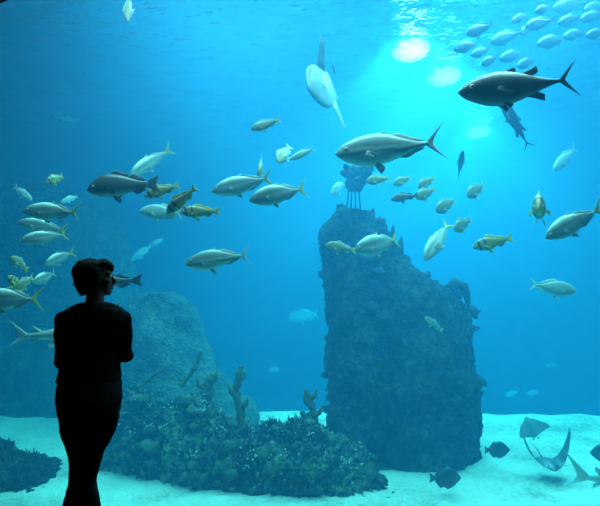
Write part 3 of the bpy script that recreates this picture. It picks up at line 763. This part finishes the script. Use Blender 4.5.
# --- rays
def ray(loc, span, curl, rot, label, mat, droop=0.0):
    root = empty('stingray', loc); root.rotation_euler = rot; root.scale = (span,) * 3
    bm = bmesh.new(); N, M = 36, 20; top, bot = [], []
    for i in range(N + 1):
        u = i / N * 2 - 1; a = abs(u)
        xf = .30 * (1 - a ** 1.5) - .05 * a + .06 * math.exp(-(u / .12) ** 2); xb = -.28 * (1 - a) ** 1.1 - .12 * a - .01
        if a > .985: xf = xb + .02
        z0 = curl * (a ** 2.6); y = .5 * u * (1 - .25 * curl * a)
        th = .075 * math.exp(-(u / .28) ** 2) + .012 * (1 - a) + .003
        rt, rb = [], []
        for j in range(M + 1):
            v = j / M; x = lerp(xf, xb, v); e = max(0, math.sin(PI * v)) ** .6
            rt.append(bm.verts.new((x, y, z0 + th * e + .001))); rb.append(bm.verts.new((x, y, z0 - th * .45 * e - .001)))
        top.append(rt); bot.append(rb)
    for i in range(N):
        for j in range(M):
            bm.faces.new((top[i][j], top[i + 1][j], top[i + 1][j + 1], top[i][j + 1])); bm.faces.new((bot[i][j], bot[i][j + 1], bot[i + 1][j + 1], bot[i + 1][j]))
    for i in range(N):
        for j in (0, M): bm.faces.new((top[i][j], top[i + 1][j], bot[i + 1][j], bot[i][j]))
    for i in (0, N):
        for j in range(M): bm.faces.new((top[i][j], top[i][j + 1], bot[i][j + 1], bot[i][j]))
    obj('body', bm, mat, root)
    bm = bmesh.new(); tube(bm, [(-.26, 0, .01, .02), (-.5 + droop * .18, .02, .02 - droop * .2, .012), (-.8 + droop * .4, .06, .03 - droop * .5, .008), (-1.1 + droop * .6, .05, .05 - droop * .8, .003)], 8); obj('tail', bm, mat, root)
    for s in (-1, 1):
        bm = bmesh.new(); ell(bm, (.24, s * .07, .05), (.02, .012, .016), seg=10); obj('eye', bm, M_pup, root)
        bm = bmesh.new(); fin_grid(bm, [Vector((-.22 - .015 * k, s * (.04 + .006 * k), .005)) for k in range(4)], [Vector((-.33 - .01 * k, s * (.10 - .02 * k), .005)) for k in range(4)], .005, .002, 0); obj('pelvic_fin', bm, mat, root)
    tag(root, label, 'ray', 'rays over the sand at right'); return root
ray(at(548, 464, 9.3), 1.0, .62, (0, 0, -PI / 2 - .12), 'dark ray skimming the sand with both wings raised, at lower right', M_ray)
ray(at(531, 428, 10.5), .66, .2, (Matrix.Rotation(-.35, 3, 'Y') @ Matrix(((0, -1, 0), (.25, 0, -.97), (.97, 0, .25)))).to_euler(), 'hazy ray banking on its side beyond the wing-raised ray', M_pale_ray, 1.0)
# ------------------------------------------------------------------ the visitor
t = NT('black_cotton'); M_shirt = t.bsdf(t.ramp(t.noise(40, 3), [(.3, (.006, .006, .007)), (.7, (.011, .011, .012))]), .95, t.bump(t.noise(120, 2), .3, .003), .05)
t = NT('black_denim'); M_jeans = t.bsdf(t.ramp(t.noise(60, 3), [(.3, (.005, .005, .007)), (.7, (.010, .010, .012))]), .95, t.bump(t.noise(160, 2), .3, .003), .05)
M_hair = plain('dark_brown_hair', (.008, .006, .005), .7, .5, 50, .2, .6)
M_skin = plain('skin', (.11, .055, .04), .6, .12, 10, .2)
M_shoe = plain('black_leather', (.010, .010, .010), .5, .3, 20)
M_pale = plain('pale_cord', (.20, .19, .15), .7, .2, 30)
person = empty('person', at(94, 285, 3.15)); person.location.z = 0; person.rotation_euler.z = math.radians(21.5)
tag(person, 'person in dark clothes seen from behind at the window, head turned right, hands folded', 'person')
S_ = 3.15 / F * .935
def X_(px): return (px - 94) * S_
def Z_(py): return at(94, py, 3.15).z
def ringstack(bm, rows, n=28):
    """rows: (z, xl, xr, yc, ry)"""
    rs = []
    for z, xl, xr, yc, ry in rows:
        c = (xl + xr) / 2; rx = (xr - xl) / 2
        rs.append([Vector((c + rx * math.copysign(abs(math.cos(a)) ** .9, math.cos(a)), yc + ry * math.sin(a), z)) for a in [2 * PI * k / n for k in range(n)]])
    rings(bm, rs)
def finger(bm, base, dirv, bend, L, r):
    p = Vector(base); d = Vector(dirv).normalized(); bd = Vector(bend); pts = [(*p, r)]
    for k, f in enumerate((.45, .32, .23)):
        p = p + d * L * f; pts.append((*p, r * (1 - .1 * (k + 1)))); d = (d + bd * .45).normalized()
    tube(bm, pts, 8); ell(bm, p, (r * .8,) * 3, seg=8)
def hand(bm, wrist, d, up, s):
    d = Vector(d).normalized(); up = Vector(up).normalized(); sd = d.cross(up).normalized()
    w_ = Vector(wrist); c = w_ + d * .05
    m = Matrix((d, sd, up)).transposed()
    ell(bm, c, (.055, .042, .016), m)
    for k, (o_, L) in enumerate(((-.032, .062), (-.011, .076), (.011, .08), (.032, .072))):
        finger(bm, w_ + d * .092 + sd * o_ * s, d, -up * .9, L, .0085)
    finger(bm, w_ + d * .03 + sd * .036 * s, d + sd * s * .8, d * .6 - up * .3, .062, .010)

HY = .02
# body
bm = bmesh.new()
zt = Z_
ringstack(bm, [(zt(392), X_(60), X_(118), .02, .115), (zt(372), X_(65), X_(116), .02, .10), (zt(350), X_(66), X_(120), .03, .105), (zt(330), X_(64), X_(124), .02, .115),
               (zt(318), X_(64), X_(123), .0, .105), (zt(310), X_(71), X_(117), -.01, .08), (zt(304), X_(80), X_(108), -.01, .06)])
ringstack(bm, [(zt(310), X_(82), X_(107), -.01, .06), (zt(302), X_(85), X_(104), .0, .055), (zt(292), X_(86), X_(104), .012, .055), (zt(282), X_(87), X_(103), .015, .05)], 20)
# head : built facing +x' then turned
hc = Vector((X_(95), HY, zt(279)))
yaw = math.radians(-84); RH = Matrix.Rotation(yaw, 3, 'Z') @ Matrix.Rotation(math.radians(6), 3, 'X')
def H(p): return hc + RH @ Vector(p)
def hell(p, r, seg=20): ell(bm, H(p), r, RH, seg)
hell((0, -.015, .025), (.074, .092, .082)); hell((0, .03, -.03), (.056, .062, .078)); hell((0, .062, -.088), (.026, .024, .02))
hell((0, .07, .025), (.05, .03, .03)); hell((0, .088, -.062), (.022, .012, .012)); hell((.04, .06, -.02), (.022, .025, .02)); hell((-.04, .06, -.02), (.022, .025, .02))
tube(bm, [(*H((0, .085, .02)), .009), (*H((0, .106, -.015)), .012), (*H((0, .112, -.026)), .013), (*H((0, .09, -.04)), .01)], 10)
for s in (-1, 1): hell((s * .074, -.005, -.005), (.010, .02, .032), 12)
# arms
for s, sh, el, wr in ((-1, (X_(67), -.01, zt(319.5)), (X_(63), .0, zt(361)), (X_(84), .20, zt(352))), (1, (X_(121), -.01, zt(319)), (X_(126), .0, zt(358)), (X_(108), .20, zt(349)))):
    sh, el, wr = Vector(sh), Vector(el), Vector(wr)
    tube(bm, [(*(sh + Vector((-s * .03, 0, .012))), .038), (*sh, .04), (*sh.lerp(el, .5), .040), (*el, .034), (*el.lerp(wr, .1), .036), (*el.lerp(wr, .4), .036), (*wr, .024)], 14)
    ell(bm, sh, (.045,) * 3); ell(bm, el, (.036,) * 3)
    hand(bm, wr, (-s * .9, .25, -.1), (0, .6, .8), -s)
# hips, legs and feet
ringstack(bm, [(zt(425), X_(64), X_(114), .0, .10), (zt(405), X_(59), X_(120), -.01, .125), (zt(385), X_(61), X_(118), .0, .115), (zt(372), X_(65), X_(116), .02, .10)])
for s, hip, knee, ank in ((-1, (X_(76), 0, zt(420)), (X_(77), .03, zt(468)), (X_(75), -.02, .085)), (1, (X_(102), 0, zt(420)), (X_(89), .05, zt(468)), (X_(90), .0, .085))):
    hip, knee, ank = Vector(hip), Vector(knee), Vector(ank)
    tube(bm, [(*(hip + Vector((0, 0, .08))), .085), (*hip, .084), (*hip.lerp(knee, .5), .066), (*knee, .040), (*knee.lerp(ank, .3), .038), (*knee.lerp(ank, .7), .032), (*ank, .03)], 16)
    tube(bm, [(ank.x, ank.y - .05, .045, .035), (ank.x, ank.y, .05, .04), (ank.x + s * .01, ank.y + .1, .032, .04, .026), (ank.x + s * .015, ank.y + .17, .02, .03, .014)], 12)
me = remeshed(bm, .0065, 2, 'body')
body = obj('body', me, M_skin, person)
# eyes
for s in (-1, 1):
    bm = bmesh.new(); ell(bm, H((s * .03, .082, .008)), (.012, .012, .012), seg=12); e = obj('eye', bm, NT('eye_white').bsdf((.5, .5, .48), .3), person)
    bm = bmesh.new(); ell(bm, H((s * .03, .091, .008)), (.006, .005, .006), RH, seg=10); obj('iris', bm, M_pup, e)
# hair
bm = bmesh.new()
hell((0, -.03, .045), (.088, .103, .085)); hell((0, -.075, .0), (.076, .05, .078)); hell((0, .045, .085), (.066, .06, .036)); hell((-.01, .085, .082), (.05, .028, .026)); hell((.055, -.02, .01), (.034, .045, .055)); hell((-.055, -.02, .01), (.034, .045, .055))
hell((0, -.08, -.055), (.05, .026, .04)); hell((.0, .095, .062), (.035, .022, .03))
rh = random.Random(2)
for k in range(40):
    a = rh.uniform(0, 2 * PI); r_ = rh.uniform(.02, .075); hell((r_ * math.cos(a), -.02 + r_ * math.sin(a), .112 - r_ * .45), (.014, .018, .012), 8)
me = remeshed(bm, .0085, 2, 'hair'); bm = bmesh.new(); bm.from_mesh(me); displace(bm, .006, 28, 1, .6); obj('hair', bm, M_hair, person)
# shirt with sleeves
bm = bmesh.new()
ringstack(bm, [(zt(381), X_(55.5), X_(121), .02, .135), (zt(376), X_(57), X_(121.5), .02, .132), (zt(366), X_(60), X_(120), .02, .118), (zt(350), X_(61), X_(124), .03, .122), (zt(330), X_(59), X_(128), .02, .132),
               (zt(320), X_(60), X_(129), .0, .122), (zt(310.5), X_(63.5), X_(125), -.01, .098), (zt(305), X_(72), X_(117), -.01, .076), (zt(302), X_(81), X_(107), -.01, .064)])
for s, sh, el, wr in ((-1, (X_(64), -.01, zt(319.5)), (X_(62.5), .0, zt(360)), (X_(80), .17, zt(353))), (1, (X_(122.5), -.01, zt(319)), (X_(126), .0, zt(357)), (X_(112), .17, zt(350)))):
    sh, el, wr = Vector(sh), Vector(el), Vector(wr)
    tube(bm, [(*(sh + Vector((-s * .05, 0, .035))), .04), (*sh, .052), (*sh.lerp(el, .3), .052), (*sh.lerp(el, .6), .048), (*el, .045), (*el.lerp(wr, .12), .046), (*el.lerp(wr, .5), .044), (*wr, .038)], 16)
    ell(bm, sh, (.053,) * 3); ell(bm, el, (.045,) * 3)
me = remeshed(bm, .009, 3, 'shirt'); bm = bmesh.new(); bm.from_mesh(me); displace(bm, .004, 9, 4, .3); shirt = obj('shirt', bm, M_shirt, person)
for pts in (((109, 313), (114, 312), (119, 309.5), (121, 306.5)), ((107, 310.5), (112, 309.5), (116, 307.5), (118, 304.8)), ((68, 306), (68.5, 308), (70.5, 309.5), (72.5, 311))):
    bm = bmesh.new(); tube(bm, [(X_(x), -.088 - .012 * k, zt(y) + .004, .004) for k, (x, y) in enumerate(pts)], 6); o = obj('shoulder_cord', bm, M_pale, shirt); tag(o, 'thin pale cord on the shoulder')
# trousers
bm = bmesh.new()
ringstack(bm, [(zt(440), X_(65), X_(108), .0, .10), (zt(428), X_(61.5), X_(113.5), .0, .115), (zt(412), X_(57.5), X_(119.5), -.01, .135), (zt(399), X_(56), X_(122.5), -.012, .142), (zt(386), X_(57), X_(122), .0, .13), (zt(374), X_(61), X_(119), .02, .112)])
for s, rows in ((-1, [(76, 415, .1), (75, 432, .083), (77, 450, .062), (78.5, 466, .056), (77.5, 482, .056), (75, 500, .066), (73, 516, .078), (72, 527, .088)]),
                (1, [(101, 415, .108), (99, 432, .088), (92, 450, .068), (89, 466, .062), (86, 482, .055), (87.5, 500, .062), (89, 516, .072), (90, 527, .08)])):
    tube(bm, [(X_(px), .0 + .02 * math.sin((py - 415) / 35), zt(py), r, r * 1.05) for px, py, r in rows], 18)
me = remeshed(bm, .010, 3, 'trousers'); bm = bmesh.new(); bm.from_mesh(me); displace(bm, .005, 8, 6, .3); obj('trousers', bm, M_jeans, person)
for s, x in ((-1, X_(75)), (1, X_(90))):
    bm = bmesh.new()
    y0 = -.02 if s < 0 else 0
    tube(bm, [(x, y0 - .075, .048, .034, .044), (x, y0 - .03, .05, .042, .048), (x + s * .01, y0 + .07, .044, .046, .042), (x + s * .014, y0 + .15, .034, .046, .032), (x + s * .016, y0 + .2, .026, .03, .022)], 16)
    for v in bm.verts: v.co.z = max(v.co.z, .002)
    obj('shoe', bm, M_shoe, person)
seen_ = set()                                # she leans a touch to her right, weight on one leg
for o in [person] + list(person.children_recursive):
    if o.type == 'MESH' and o.data.name not in seen_:
        seen_.add(o.data.name)
        for v in o.data.vertices: v.co.x += .026 * (1.6 - v.co.z)

# ------------------------------------------------------------------ render look
vs = sc.view_settings
vs.view_transform = 'Standard'; vs.look = 'None'; vs.gamma = 1; vs.use_curve_mapping = False; vs.exposure = -.22
cy = sc.cycles
cy.use_denoising = True; cy.denoiser = 'OPENIMAGEDENOISE'; cy.denoising_input_passes = 'RGB_ALBEDO_NORMAL'
cy.max_bounces = 6; cy.diffuse_bounces = 2; cy.glossy_bounces = 3; cy.volume_bounces = 2; cy.transparent_max_bounces = 16
cy.sample_clamp_indirect = 8; cy.caustics_reflective = False; cy.caustics_refractive = False
